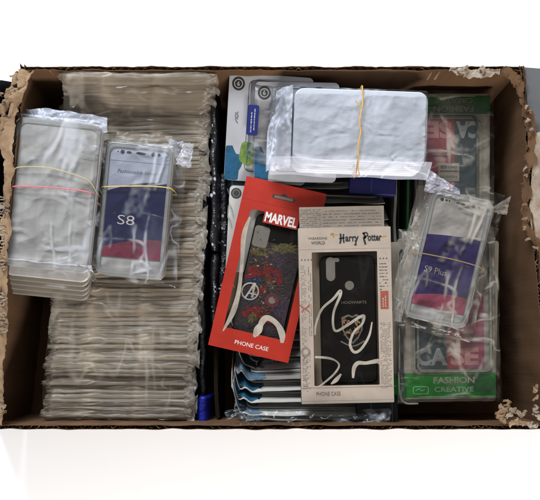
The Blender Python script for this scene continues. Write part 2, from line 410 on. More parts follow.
ragged_strip(m, PL([(17, 72), (15, 86), (9, 100), (7, 115), (1, 140)]), PL([(11, 72), (6, 86), (2, 100), (-2, 115), (-8, 140)]), zt - 3, 'card_pale', 13, 60, 3.5, 5)
m.build('torn_edge', boxe)
# fluted core laid bare on the left rim
m = MB()
rnd = random.Random(4); yy = 194
while yy < 336:
    yy += rnd.uniform(4.0, 6.5); c = Pw(2.5 + rnd.uniform(-1.2, 1.2), yy, RIM + 3); rx = rnd.uniform(2.2, 4.6); ry = rnd.uniform(1.2, 2.4); tw = rnd.uniform(-.5, .5)
    if rnd.random() < .25: continue
    pts = [(c.x + rx * math.cos(q) + tw * math.sin(q * 2), c.y + ry * math.sin(q) + tw * math.cos(q), BZ + c.z + 1.5 * math.sin(q * 2 + yy)) for q in [2 * math.pi * k / 10 for k in range(10)]]
    m.tube(pts, .7, 'card_white', 5, .6, True)
m.build('corrugation', boxe)
m = MB()
ragged_strip(m, PL([(449, 71), (461, 75), (475, 78), (490, 77), (500, 73)]), PL([(452, 67), (463, 68), (476, 69), (490, 69), (500, 68)]), zt, 'card_white', 23, 50, 1.8, 3)
m.build('torn_edge', boxe)
m = MB()
ragged_strip(m, PL([(500, 75), (508, 77), (513, 86), (518, 94), (521, 106), (526, 118), (526, 132), (530, 148), (526, 165), (523, 180), (523, 200), (521, 216), (525, 232), (536, 246), (541, 258)]),
             PL([(503, 69), (513, 70), (520, 82), (524, 94), (530, 106), (534, 118), (533, 132), (535, 148), (533, 165), (528, 180), (529, 200), (528, 216), (533, 230), (541, 240), (546, 254)]), zt, 'card', 31, 150, 2.6, 3)
m.build('torn_edge', boxe)
def shred(m, px, py, size, seed, mat, z=RIM + 3, n=3):
    """a little crumpled scrap of torn liner"""
    rnd = random.Random(seed)
    for k in range(n):
        c = Pw(px + rnd.uniform(-.3, .3) * size, py + rnd.uniform(-.3, .3) * size, z); ang = rnd.uniform(0, 6.28)
        L_, W_ = size * rnd.uniform(.6, 1.1), size * rnd.uniform(.28, .55)
        def f(u, v):
            x = (u - .5) * L_; y = (v - .5) * W_ * (1 - abs(u - .5)) + nz(u * 2, seed, k) * W_ * .7 + nz(u * 9, v * 6, seed) * W_ * .35
            return (c.x + x * math.cos(ang) - y * math.sin(ang), c.y + x * math.sin(ang) + y * math.cos(ang),
                    BZ + c.z + 3.5 * math.sin(u * 3.1) * rnd.choice((1,)) + 2.2 * nz(u * 3, v * 2, seed + k))
        m.grid(14, 6, f, mat, True, .5)
m = MB()
for i, (x, y, s_, mt) in enumerate([(527, 106, 7, 'card_white'), (530, 114, 8, 'card_pale'), (528, 122, 9, 'card_white'), (531, 130, 7, 'card_white'), (525, 168, 7, 'card_white'),
        (526, 176, 6, 'card_white'), (524, 204, 5, 'card_white'), (523, 220, 6, 'card_white'), (524, 227, 6, 'card_pale'), (529, 241, 9, 'card_white'), (537, 250, 8, 'card_white'),
        (503, 409, 14, 'card_pale'), (499, 417, 12, 'card_pale'), (507, 403, 11, 'card_pale'), (512, 413, 13, 'card_white'), (520, 414, 12, 'card_white'), (518, 423, 16, 'card_pale'),
        (532, 392, 9, 'card_pale'), (537, 385, 7, 'card_white'), (535, 399, 9, 'card_pale'), (535, 411, 12, 'card_white'), (538, 416, 14, 'card_white'), (532, 423, 12, 'card_white'),
        (4, 206, 12, 'card_white'), (8, 212, 8, 'card_white'), (3, 398, 9, 'card_white'), (6, 408, 10, 'card_white'), (4, 412, 8, 'card_pale'), (1, 372, 6, 'card_white'), (6, 103, 8, 'card_white'), (4, 96, 7, 'card_pale'), (481, 73, 12, 'card_white'), (463, 71, 12, 'card_white')]):
    m = MB(); shred(m, x, y, s_ * .85, i * 3 + 1, mt, n=1 if s_ < 11 else 2); m.build('torn_shred', boxe)
# outer flaps folded away from the opening
def flap(p0, p1, outv, length, drop, mat, seed):
    m = MB(); t = p1 - p0
    def f(u, v):
        p = p0 + t * u + Vector(outv) * length * v
        return (p.x, p.y, BZ + RIM - 3 - drop * v + 1.5 * nz(u * 6, v * 4, seed))
    m.grid(24, 8, f, mat, True, 4); return m.build('flap', boxe)
a = Pw(526, 66, RIM); b = Pw(553, 430, RIM)
flap(a, b, (1, 0, 0), 110, 12, 'grey_flap', 2)
m = MB(); ragged_strip(m, PL([(533, 134), (533, 160), (531, 190), (530, 215), (535, 238), (546, 256)], RIM + 1), PL([(545, 130), (547, 160), (548, 190), (549, 215), (551, 238), (556, 250)], RIM + 1), BZ + RIM + .5, 'card_white', 41, 60, 1.2, 1.2)
m.build('torn_edge', boxe)

# black surface filling the dark patch outside the left wall
def sheet(u, v):
    p = Pw(-55 + (68 + 9 * max(0, 1 - v * 6)) * u, 60 + 372 * v, 10)
    x = p.x - (8 + 26 * v if u > .5 else 0) * (u - .5) * 2
    edge = min(1, min(u, 1 - u, v * 3, (1 - v) * 3) * 5)
    return (x, max(-176, min(177, p.y)), -100 + 118 * edge ** .5 + 6 * nz(u * 5, v * 9, 3))
m = MB(); m.grid(20, 60, sheet, 'sheet', True, 1.5)
tag(m.build('black_sheet'), 'black rumpled surface outside the left wall of the carton', 'sheet')

# ------------------------------------------------------------------ clear sleeves standing on edge in the left half
SL_GROUP = 'clear sleeves packed on edge'
def make_sleeve(seed):
    e = bpy.data.objects.new('plastic_sleeve', None); scene.collection.objects.link(e)
    L_ = 143; H_ = 82; rs = random.Random(seed * 11 + 5); hw = rs.choice((3.4, 4.2, 5.2, 6.5)); dz = rs.uniform(-1.3, 1.3); wv = rs.uniform(.8, 2.6); L_ += rs.uniform(-4, 4)
    m = MB(); mat = 'sleeve' if seed % 3 else 'sleeve_b'
    def case(u, v):
        x = (u - .5) * L_ * (1 - .04 * max(0, v - .85) / .15 * (abs(u - .5) * 2) ** 8)
        return (x, -1.3 + 1.2 * nz(u * 2, seed + 6) * .7 + .3 * nz(u * 11, v * 2, seed + 4), H_ * v + (2.4 * nz(u * 2.5, seed) + .3 * nz(u * 9, seed)) * v)
    m.grid(56, 6, case, mat, True, 2.8); m.build('case', e)
    m = MB(); Lb = L_ + 9
    def bag(u, v):
        x = (u - .5) * Lb; q = (v - .5) * 2                       # v runs down one side, over the top and down the other
        end = max(0, abs(u - .5) * 2 - .90) / .10
        z = H_ + 1.6 + 2.4 * nz(u * 2.5, seed) + wv * .7 * nz(u * 7, q * 1.2, seed + 2) + dz - 8 * abs(q) ** 2.2
        y = hw * (1 if q > 0 else -1) * min(1, abs(q) * 1.3) + 1.2 * nz(u * 2, seed + 6) * .7 + wv * .45 * nz(u * 9, q * 1.5, seed + 8)
        y *= 1 - .5 * end; z += end * 3.5 * nz(u * 60, q * 2, seed)
        if u < .07: x += 4 * nz(q * 3, seed)
        return (x, y, z)
    m.grid(90, 10, bag, 'sleeve_film', True); m.build('bag', e)
    if seed % 3 == 1: return e
    m = MB()                                                      # scrunched seal at the right end
    h0 = random.uniform(.1, .5)
    def fr(u, v):
        w = 10 + 7 * nz(seed * .7); x = L_ / 2 - 4 + w * u
        return (x + 3 * nz(v * 2.5, seed), (v - .5) * (6 + 14 * u) + 3.6 * nz(u * 2, v * 2, seed) * (.3 + u), H_ + 1 - 9 * u * h0 + 4 * nz(u * 2, v * 2.5, seed + 2) * (.4 + u))
    m.grid(8, 12, fr, 'frill', True); m.build('bag_end', e)
    return e
protos = [make_sleeve(s_) for s_ in range(16)]
def copy_thing(o):
    c = o.copy(); scene.collection.objects.link(c)
    for ch in o.children:
        k = ch.copy(); scene.collection.objects.link(k); k.parent = c
    return c
N = 84; used = set(); kids = [p.children for p in protos]
for i in range(N):
    k = i / (N - 1); py = 71.5 + 355 * k
    zl = -16 + (34 * max(0, 1 - i / 9)) + 4 * nz(i * .21, 7); p = Pw(138 - 22 * k + random.uniform(-1.2, 1.2) + 2 * nz(i * .15), py, zl)
    j = random.randrange(16)
    if j in used: o = copy_thing(protos[j])
    else: o = protos[j]; used.add(j)
    y = max(-169, min(168.5, p.y))
    o.location = (p.x * S, y * S, (-85 + zl + random.uniform(-1.8, 1.8)) * S)
    o.rotation_euler = (R(random.uniform(-.35, .35) + 1.5 * nz(i * .13, 8)), 0, R(random.uniform(-.25, .25) - 1.0 * nz(i * .12, 3)))
    tag(o, 'flat clear plastic sleeve standing on edge in the long row down the left side', 'plastic sleeve', SL_GROUP)
for j in range(16):
    if j not in used:
        for ch in list(protos[j].children): bpy.data.objects.remove(ch)
        bpy.data.objects.remove(protos[j])

def loose_film(px0, px1, py0, py1, z0, z1, seed, label):
    m = MB(); a, b = Pw(px0, py0, z0), Pw(px1, py1, z1)
    def g(u, v):
        x = a.x + (b.x - a.x) * u - 12 * v * (1 if px1 - px0 > 150 else .3); y = max(-170, min(169, a.y + (b.y - a.y) * v)); z = z0 + (z1 - z0) * v
        e = max(0, abs(u - .5) * 2 - .9) * 10
        return (x + 3 * nz(v * 5, seed), y + 4 * nz(u * 4, seed + 1) * min(1, min(v, 1 - v) * 8), z + 1.6 * nz(u * 4, v * 5, seed + 2) + 1.2 * abs(nz(u * 9, v * 12, seed + 4)) * 2)
    m.grid(70, 70, g, 'film_s', True)
    return tag(m.build('loose_film'), label, 'plastic film')
loose_film(52, 203, 292, 426, -6, -6, 5, 'loose creased clear film over the lower end of the sleeve row')
loose_film(62, 210, 71, 150, 20, -3, 15, 'loose creased clear film over the upper end of the sleeve row')
# ------------------------------------------------------------------ bags and bands
def bag_over(f, m_name, w0, w1, h0, h1, cw, ch, top, seed, nx=60, ny=80, amp=1.2, name='bag', ccx=0, ccy=0, edge_z=.35, corner=None):
    """a loose film bag: lies on the content (half size cw x ch, height top) and sags beyond it to its seam"""
    m = MB()
    def shape(sgn):
        def g(u, v):
            x = w0 + (w1 - w0) * u; y = h0 + (h1 - h0) * v
            x += 1.5 * nz(v * 6, seed) * (abs(u - .5) * 2) ** 4; y += 2.2 * nz(u * 6, seed + 3) * (abs(v - .5) * 2) ** 4
            dx = max(0, abs(x - ccx) - cw); dy = max(0, abs(y - ccy) - ch); d = math.hypot(dx, dy)
            k = math.exp(-(d / 5) ** 1.3)
            if sgn > 0:
                r = abs(nz(x * .03 + y * .012, y * .035 - x * .02, seed)) + .3 * abs(nz(x * .09, y * .08, seed + 4))
                z = top * edge_z + (top * (1 - edge_z) + .5) * k + amp * (1.15 - 2.4 * r) * (.55 + .9 * (1 - k)) + amp * .9
            else: z = top * edge_z * (1 - k) + .1
            e = min(u, 1 - u, v, 1 - v)
            if e < .001: z = top * edge_z + 1.6 * nz(u * 9, v * 9, seed)
            return (x, y, z)
        return g
    m.grid(nx, ny, shape(1), m_name, True)
    if corner: corner(m)
    return m.build(name, f.e)
def band(label, f, pts, r, mat, group='rubber bands round the bundles', thick=None, extra=None):
    """a rubber band: a thing of its own; pts = path over the top in frame coords with z, closed beneath"""
    e = bpy.data.objects.new('rubber_band', None)
    m = MB(); path = smooth_path(pts, 6)
    a, b = Vector(pts[0]), Vector(pts[-1])
    path = path + [(b.x, b.y, .8), (a.x, a.y, .8)]
    dense = []
    m.tube(path, r, mat, 6, .6, True)
    if extra: extra(m)
    o = m.build('rubber_band'); o.matrix_world = f.e.matrix_basis.copy()
    o.location = f.e.location; o.rotation_euler = f.e.rotation_euler
    tag(o, label, 'rubber band', group); return o
def tray(m, w, h, z, t, mat, r=9, wave=0, seed=0):
    m.prism(rrect(-w / 2, w / 2, -h / 2, h / 2, r), z, z + t, mat, min(.9, t * .4))

# bundle of frosted cases, top left
f = Fr('case_bundle', 61, 199, -14, -5.8, 'frosted clear cases in a thick bundle with pink and yellow bands by the left wall', 'bundle of cases')
for k in range(7):
    m = MB(); sh = (6 - k) * -4.4 if k < 5 else 0
    m.prism([(x + sh * .12, y + sh) for x, y in rrect(-43, 43, -75 + .6 * nz(k), 71, 9)], .5 + k * 3.6, .5 + k * 3.6 + 3.1, 'frost' if k > 3 else 'frost_t', 1.0)
    if k == 6:
        o_, i_ = rrect(-43.2, 43.2, -75.2, 71.2, 9), rrect(-38, 38, -70, 66, 7); m.ring(o_, i_, 25, 26.2, 'edge')
    m.build('phone_case', f.e)
def crn(m):
    for q, (x0, x1) in enumerate(((-44, 46),)):
        def g(u, v):
            x = x0 + (x1 - x0) * u
            return (x - 3 * v, 66 + 16 * v + 3 * math.sin(u * 3.1) * v + 2 * nz(u * 5, v * 3, 3), 21 - 5 * v + 3.4 * nz(u * 9, v * 4, 8) + 1.6 * nz(u * 22, v * 7, 2))
        m.grid(50, 10, g, 'film_w', True)
    def g2(u, v):
        x = -44 + 90 * u
        return (x, -67 - 12 * v + 1.5 * nz(u * 6, 2), 28 - 22 * v ** 1.4 + 1.4 * nz(u * 10, v * 3, 5))
    m.grid(50, 8, g2, 'film_w', True)
bag_over(f, 'film', -47, 48, -92, 84, 41, 74, 27, 2, corner=crn, amp=1.4)
band('thin pale yellow rubber band across the frosted bundle by the left wall', f,
     [(-41, 16, 14), (-39, 18, 27), (-32, 21, 30.5), (-5, 23, 30.5), (25, 18, 30.5), (37, 13, 30), (43, 5, 27), (44, 2, 14)], .55, 'yellow_p')
band('pink rubber band across the middle of the frosted bundle', f,
     [(-43, -2, 14), (-41.5, -1, 26), (-34, 2, 30.5), (0, 4, 31), (28, 4, 30.5), (40, 2, 28), (43.5, -6, 14)], .6, 'pinkband')

# ------------------------------------------------------------------ dummy-phone bundles
def dummy(f, W, H, bundle_n, t, navy, lower, white, hdr, navy_y, low_y, bot_y, texts, dots_y, arc):
    """stack of cases; the top one holds a printed card: white head, navy field, coloured foot"""
    z = .5
    for k in range(bundle_n):
        m = MB(); tray(m, W - .6 * (k % 2), H - .8 * (k % 3), z, t - .4, 'frost_t' if k < bundle_n - 1 else 'frost', 9); m.build('phone_case', f.e); z += t
    top = z
    m = MB()
    m.prism(rrect(-W / 2 + 4.5, W / 2 - 4.5, bot_y, H / 2 - 4, 5), top, top + .3, white)
    def field(ylo, yhi, a_lo, a_hi, mat, zz):
        n = 16; x0, x1 = -W / 2 + 4.7, W / 2 - 4.7
        hi = [(x1 - (x1 - x0) * k / n, yhi(1 - k / n)) for k in range(n + 1)]; lo = [(x0 + (x1 - x0) * k / n, ylo(k / n)) for k in range(n + 1)]
        m.prism(lo + hi, zz, zz + .12, mat)
    field(lambda u: low_y(u), navy_y, 0, 0, navy, top + .3)
    field(lambda u: bot_y + .3 + arc, low_y, 0, 0, lower, top + .3)
    if arc:
        pass
    for (x, w_, hh) in dots_y[1]:
        m.prism(disc(x, dots_y[0], w_, 14, hh), top + .3, top + .5, 'black')
    if hdr is not None: m.box(-W / 2 + 5, W / 2 - 5, hdr - .2, hdr + .2, top + .3, top + .42, 'grey_ink')
    for a in texts: m.text(*a[:1], a[1], a[2], a[3], a[4], top + .45, a[5], rot=a[6] if len(a) > 6 else 0, bold=a[7] if len(a) > 7 else .012, shear=a[8] if len(a) > 8 else 0)
    m.build('printed_card', f.e)
    m = MB(); o_ = rrect(-W / 2, W / 2, -H / 2, H / 2, 9); i_ = rrect(-W / 2 + 4.2, W / 2 - 4.2, -H / 2 + 4.2, H / 2 - 4.2, 6.5)
    m.ring(o_, i_, top - .6, top + 2.0, 'edge'); m.ring(rrect(-W / 2 - .3, W / 2 + .3, -H / 2 - .3, H / 2 + .3, 9), rrect(-W / 2 + .8, W / 2 - .8, -H / 2 + .8, H / 2 - .8, 8.3), top + .2, top + 2.6, 'edge')
    m.build('case_rim', f.e)
    return top + 2.4
f = Fr('case_bundle', 138, 214, -14, -5.2, 'bagged dummy phone case with navy and crimson card on the left sleeve row', 'bundle of cases')
top = dummy(f, 68, 132, 4, 3.6, 'navy', 'crimson', 'greyw', 48.5, lambda u: 18 + 12 * math.sin(u * 1.75), lambda u: -38 + 10.5 * math.sin(u * 1.75), -48,
      [('S8', -8, -10, 17, 9.5, 'white_p', 0, -.004), ('Fashionable cover', -1, 38.5, 40, 3.6, 'grey_ink', 0, .0, .3)],
      (57.5, [(-22, .7, .7), (-17.5, 2.1, 2.1), (-11, 2.6, 1.3), (1, 5, 1.3), (13.5, 2.2, 2.2), (19, 1.6, 1.6)]), 0)
def crn2(m):
    def g(u, v):
        x = 27 + 24 * u; y = 50 + 24 * v
        return (x + 2 * nz(v * 5, 3), y + 2 * nz(u * 5, 9), 15 + 6 * nz(u * 4, v * 4, 5) + 4 * nz(u * 11, v * 9, 6) - 6 * u)
    m.grid(26, 26, g, 'film_w', False)
    def g3(u, v):
        x = -26 + 56 * u; y = 65 + 14 * v
        return (x, y + 2 * nz(u * 4, 2), 17 - 6 * v + 2.6 * nz(u * 6, v * 3, 15))
    m.grid(26, 8, g3, 'sleeve_film', True)
bag_over(f, 'film', -42, 46, -72, 76, 33, 66, top, 12, corner=crn2, amp=.9)
band('bright yellow rubber band round the bagged case with the crimson foot', f,
     [(-37, 19, 8), (-35, 20, 17), (-25, 21, 19.5), (10, 24.5, 20), (31, 25, 19), (36, 24, 16), (38, 23, 8)], .6, 'yellow')

# ------------------------------------------------------------------ black-and-blue packs in the gap, and the divider
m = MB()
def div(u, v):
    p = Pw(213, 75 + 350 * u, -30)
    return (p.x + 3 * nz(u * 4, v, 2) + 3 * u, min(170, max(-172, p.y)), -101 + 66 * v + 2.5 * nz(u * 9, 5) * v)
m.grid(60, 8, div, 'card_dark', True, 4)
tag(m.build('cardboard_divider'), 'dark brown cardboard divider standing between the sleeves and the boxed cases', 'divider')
def bagpack(px, py0, py1, w, zt_, seed, mat, label, group=None, dots=0):
    m = MB(); a, b = Pw(px, py0, zt_), Pw(px, py1, zt_); L_ = abs(a.y - b.y)
    def g(u, v):
        q = 2 * math.pi * v; s_ = math.sin(q); c = math.cos(q); e = min(1, min(u, 1 - u) * 12) ** .5
        hh = (zt_ + 101) / 2
        return (w / 2 * math.copysign(abs(c) ** .7, c) * (.55 + .45 * e) + 2.2 * nz(u * L_ / 28, v * 3, seed), (u - .5) * L_, hh + hh * math.copysign(abs(s_) ** .45, s_) * (.9 + .1 * e) + 3 * nz(u * L_ / 20, v * 4, seed + 2) * e)
    m.grid(60, 26, g, mat, True)
    rnd = random.Random(seed)
    o = m.build('bagged_pack'); o.location = ((a.x + b.x) / 2 * S, (a.y + b.y) / 2 * S, -.101)
    if dots:
        m2 = MB()
        for i in range(dots):
            x = rnd.uniform(-.28, .28) * w; y = rnd.uniform(-.47, .47) * L_; r_ = rnd.choice((.4, .6, .9, 1.3))
            z = zt_ + 101 + 3.4
            m2.prism(disc(x, y, r_, 7, r_ * rnd.uniform(.6, 1.6)), z - 6, z, 'dot')
        m2.build('speck_print', o)
    tag(o, label, 'bagged pack', group); return o
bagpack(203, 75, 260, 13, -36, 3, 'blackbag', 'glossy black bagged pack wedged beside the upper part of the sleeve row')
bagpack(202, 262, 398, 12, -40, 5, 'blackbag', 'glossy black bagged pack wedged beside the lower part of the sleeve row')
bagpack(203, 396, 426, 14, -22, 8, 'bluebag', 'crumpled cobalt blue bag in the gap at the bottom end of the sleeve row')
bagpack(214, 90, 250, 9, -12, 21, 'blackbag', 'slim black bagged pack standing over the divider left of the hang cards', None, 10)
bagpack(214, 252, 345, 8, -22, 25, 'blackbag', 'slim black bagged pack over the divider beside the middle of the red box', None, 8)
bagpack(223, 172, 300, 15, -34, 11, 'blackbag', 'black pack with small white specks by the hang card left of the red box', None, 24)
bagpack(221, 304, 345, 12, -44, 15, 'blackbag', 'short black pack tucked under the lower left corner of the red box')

# ------------------------------------------------------------------ blister packs leaning in the middle of the box
BP_GROUP = 'blister packs leaning in a row'
def make_blister(seed):
    e = bpy.data.objects.new('blister_pack', None); scene.collection.objects.link(e)
    L_, H_ = 172, 92
    m = MB(); main = 'pack' if seed % 3 else 'pack_g'
    cl = 15 + 9 * (seed % 3)
    def g(u, v):
        x = (.5 - u) * L_; y = (v - 1) * H_
        c = max(0, .16 - u) / .16
        z = c * c * cl * (nz(seed * 1.7) + .7) + 7 * c * math.sin(9 * c + seed * 2 + v * 3) + 3.6 * nz(u * 2.4, v * 1.5, seed) + 1.6 * nz(u * 7, v * 3, seed + 3)
        y += -c * c * 10 * (v) + 1.5 * nz(u * 3, seed)
        x -= c * c * 7
        return (x, y, z)
    m.grid(64, 24, g, main, True, -.6)
    m.build('backing_card', e)
    m = MB()                                                       # printed splash near the left end
    def g2(u, v):
        uu = .015 + .19 * u + .04 * nz(v * 5, seed); vv = .70 + .28 * v - .1 * u * nz(u * 3, seed + 2)
        p = g(uu, vv); return (p[0], p[1], p[2] + .5)
    m.grid(16, 10, g2, ('splash_p', 'splash_p', 'teal', 'splash_p', 'splash_b')[seed % 5], True); m.build('print', e)
    m = MB()                                                       # formed clear blister: rim and dome
    pts = []
    for x, y in rrect(.13, .965, .12, .87, .05, 4):
        p = g(x, y); pts.append((p[0], p[1], p[2] + 2.0))
    m.tube(pts, 1.1, 'edge', 6, 1, True)
    def g3(u, v):
        uu = .14 + .82 * u; vv = .13 + .73 * v; p = g(uu, vv); e_ = min(1, min(u, 1 - u, v, 1 - v) * 14)
        return (p[0], p[1], p[2] + 1.5 + 5.5 * e_ + .8 * nz(u * 12, v * 8, seed))
    m.grid(60, 20, g3, 'film', True)
    m.build('blister', e)
    m = MB(); pts2 = []
    for x, y in rrect(.118, .975, .09, .91, .055, 4):
        p = g(x, y); pts2.append((p[0], p[1], p[2] + .5))
    m.tube(pts2, .35, 'line', 5, .5, True); m.build('outline', e)
    if seed % 2 == 0:
        m = MB(); p = g(.06, .935); m.tube([(p[0] + 5.2 * math.cos(q) , p[1] + 3.2 * math.sin(q), p[2] + 1.0) for q in [k * math.pi / 7 for k in range(14)]], 1.0, 'black', 6, .6, True)
        m.prism(disc(p[0], p[1], 4.6, 14, 2.8), p[2] - .2, p[2] + .9, 'black'); m.build('hang_hole', e)
    return e
bprot = [make_blister(s_) for s_ in range(6)]
ys = []
y = 427
while y > 100: ys.append(y); y -= 12.5 + 2.5 * nz(y * .1)
usedb = set(); ORD = ['first', 'second', 'third', 'fourth', 'fifth', 'sixth', 'seventh', 'eighth']
for i, yy in enumerate(ys):
    j = (i * 5 + i // 3) % 6
    if j in usedb: o = copy_thing(bprot[j])
    else: o = bprot[j]; usedb.add(j)
    ztop = (-17 + 7 * nz(i * 2.1)) if yy > 365 else -29 if yy > 172 else -38
    p = Pw(307 + 8 * nz(i * 1.3) + (5 if i < 6 else 0), yy, ztop)
    ang = 60 if yy > 172 else 86
    o.location = (p.x * S, max(p.y, -171) * S, ztop * S)
    o.rotation_euler = (R(ang), R(random.uniform(-.8, .8)), R(180 + random.uniform(-2.4, 2.4) + (2.2 if yy > 300 else 0)))
    tag(o, (ORD[i] + ' leaning blister pack up from the bottom wall in the middle row') if i < 8 else 'white and clear blister pack in the middle row, buried beneath the boxed cases', 'blister pack', BP_GROUP)

# hang cards at the top
def hangcard(px, py, z, rot, label, second):
    f = Fr('hang_card_pack', px, py, z, rot, label, 'blister pack', None, (15 if not second else 13, 0))
    W, H = 84, 104 if not second else 96
    m = MB(); m.prism(rrect(-W / 2, W / 2, -H / 2, H / 2, 5), 0, .8, 'pack_b', .2)
    lx, ly = -W / 2 + 9.5, H / 2 - 10.5
    m.prism(disc(lx, ly, 6.4, 28), .8, 1.0, 'line'); 
    m.ring(disc(lx, ly, 4.4, 28), disc(lx, ly, 3.6, 28), 1.0, 1.1, 'pack'); m.text('6', lx, ly, 2.6, 4.4, 1.05, 'pack', bold=.02)
    m.ring(rrect(-W / 2 + 20, W / 2 - 4, -H / 2 + 10, H / 2 - 6, 6), rrect(-W / 2 + 20.6, W / 2 - 4.6, -H / 2 + 10.6, H / 2 - 6.6, 5.5), .8, .95, 'line')
    def blob(x0, x1, y0, y1, mat, sd, zz):
        cx, cy = (x0 + x1) / 2, (y0 + y1) / 2; pts = []
        for k in range(26):
            q = 2 * math.pi * k / 26; r_ = 1 + .35 * nz(math.cos(q) * 1.6, math.sin(q) * 1.6, sd)
            pts.append((max(-W / 2 + .3, cx + (x1 - x0) / 2 * math.cos(q) * r_), max(-H / 2 + .3, cy + (y1 - y0) / 2 * math.sin(q) * r_)))
        m.prism(pts, .8, zz, mat)
    blob(-W / 2 - 6, -W / 2 + 17, -H / 2 - 4, -H / 2 + 32, 'splash_b', 2, 1.0)
    if not second:
        blob(-W / 2 + 13, -W / 2 + 34, -H / 2 + 16, -H / 2 + 38, 'splash_g', 5, 1.05)
        m.stroke([(-W / 2 + 8, 14, 1), (-W / 2 + 11, 11, 1), (-W / 2 + 8.5, 8, 1), (-W / 2 + 11, 4, 1)], 1.2, .95, 'grey_ink'); m.stroke([(-W / 2 + 11, 15, 1), (-W / 2 + 8, 11, 1), (-W / 2 + 11, 8, 1)], 1.0, .97, 'grey_ink')
    m.build('backing_card', f.e)
    m = MB(); m.grid(30, 40, lambda u, v: (-W / 2 + 22 + (W - 28) * u, -H / 2 + 12 + (H - 20) * v, 1.2 + 6 * min(1, min(u, 1 - u, v, 1 - v) * 10) + .8 * nz(u * 6, v * 8, 3)), 'film', True); m.build('blister', f.e)
    if not second:
        m = MB(); x0, x1, y0, y1 = -W / 2 + 21, -W / 2 + 32, -7, 22
        m.prism(rrect(x0, x1, y0, y1, 2), 8.2, 9.2, 'label', .2); m.dashes(x0 + 2.5, x1 - 2.5, y0 + 3, y1 - 3, 3, 1.4, 9.3, 'dot', True, .85, .4, 4); m.build('label', f.e)
    return f
hangcard(268, 130, -9, -4.5, 'hang card pack with lime and blue paint print and a small navy label', False)
hangcard(296, 133, -6, -1.0, 'white hang card pack half covered by the left end of the wide milky bundle', True)
f = Fr('hang_card_pack', 262, 220, -22, -3, 'grey hang card with a black round logo behind the left edge of the red box', 'blister pack')
m = MB(); m.prism(rrect(-35, 30, -55, 34, 4), 0, .8, 'pack', .2); m.prism(disc(-28, 26, 5.5, 24), .8, 1.0, 'line'); m.ring(disc(-28, 26, 3.8), disc(-28, 26, 3.1), 1.0, 1.1, 'pack_g'); m.build('backing_card', f.e)
f = Fr('hang_card_pack', 275, 172, -26, 1, 'hang card with dark teal foot poking out under the paint print card', 'blister pack')
m = MB(); m.prism(rrect(-44, 44, -14, 30, 3), 0, .8, 'teal', .2); m.build('backing_card', f.e)
f = Fr('pack', 372, 180, -25, -3, 'dark navy carton under the bottom right end of the milky landscape bundle', 'box')
m = MB(); m.prism(rrect(-24, 24, -17, 22, 1.5), 0, 9, 'navy', .5); m.box(-2, -1.2, -15, 18, 9, 9.2, 'blue'); m.build('carton', f.e)

# ------------------------------------------------------------------ milky landscape bundle with the orange band
f = Fr('case_bundle', 350, 137, -9, -2.0, 'wide bundle of milky white cases lying crossways under one orange rubber band', 'bundle of cases')
for k in range(7):
    m = MB(); j = 1.6 * nz(k * 3.3)
    m.prism([(x + j, y) for x, y in rrect(-58, 71, -34 + (6 - k) * -.7, 36, 9)], .5 + k * 4.4, .5 + k * 4.4 + 3.8, 'frost_w', 1.2)
    m.build('phone_case', f.e)
def crn3(m):
    def g(u, v):
        x = -84 + 24 * u; y = -40 + 80 * v
        return (x, y + 1.5 * nz(u * 4, 1), 6 + 20 * u + 3.5 * nz(u * 4, v * 7, 5) + 2 * nz(u * 10, v * 16, 6))
    m.grid(24, 60, g, 'film_w', True)
    def g4(u, v):
        x = -80 + 156 * u; y = -33 - 12 * v
        return (x, y + 2 * nz(u * 4, 1), 34.5 - 20 * v ** 1.3 + 1.0 * nz(u * 6, v * 2, 35) + .35 * nz(u * 20, v * 3, 6))
    m.grid(110, 12, g4, 'film_f', True)
bag_over(f, 'film', -82, 76, -36, 43, 68, 36, 31.5, 22, 90, 60, 1.0, corner=crn3, ccx=1)
def twist(m):
    m.tube(smooth_path([(6.5, 16, 36), (3, 19, 36.6), (0, 23, 36.4)]), .5, 'orange', 6)
    m.tube(smooth_path([(5, -36, 30), (3, -42, 20), (1, -44, 14)]), .5, 'orange', 6)
    m.tube(smooth_path([(5, -36, 30), (8, -42, 20), (9, -44, 14)]), .5, 'orange', 6)
band('twisted orange rubber band round the milky landscape bundle', f,
     [(6.5, 42, 14), (6.5, 40, 30), (6.5, 34, 35), (7, 20, 35.8), (4.8, 5, 36), (6, -8, 36), (4, -20, 35.6), (5, -34, 34), (5, -42, 20), (5, -43, 12)], .75, 'orange', extra=twist)

# ------------------------------------------------------------------ red window box
f = Fr('phone_case_box', 267.5, 271, -27, -12.9, 'red window box holding a dark patterned phone case, white lettering on its front', 'box')
T = 13; W, H = 42, 88.5
lx = lambda x, y: f.l(x, y, T)
win = [lx(245, 213), lx(303, 228), lx(303, 235), lx(285.5, 344), lx(221, 334), lx(221, 330)]
m = MB()
x0, x1, y0, y1 = -30.5, 33, -67, 57
o_ = rrect(-W, W, -H, H, .8); i_ = rrect(x0, x1, y0, y1, 4)
m.ring(o_, i_, T - .7, T, 'red')
m.box(-W, W, -H, H, 0, .8, 'red')
for a_ in ((-W, -W + .8, -H, H), (W - .8, W, -H, H), (-W + .8, W - .8, -H, -H + .8), (-W + .8, W - .8, H - .8, H)): m.box(*a_, .8, T - .9, 'red_d')
m.build('carton', f.e)
m = MB(); m.box(-W + 1.5, W - 1.5, H - 23.3, H - 22.9, T + .0, T + .12, 'red_d')
m.prism(rrect(-12, 12, H - 16, H - 12, 2), T, T + .15, 'line'); m.prism(disc(0, H - 12, 3.2, 14, 2.2), T, T + .17, 'line'); m.prism(rrect(-10, 10, H - 15.4, H - 12.6, 1.4), T + .16, T + .2, 'lens')
m.build('hang_slot', f.e)
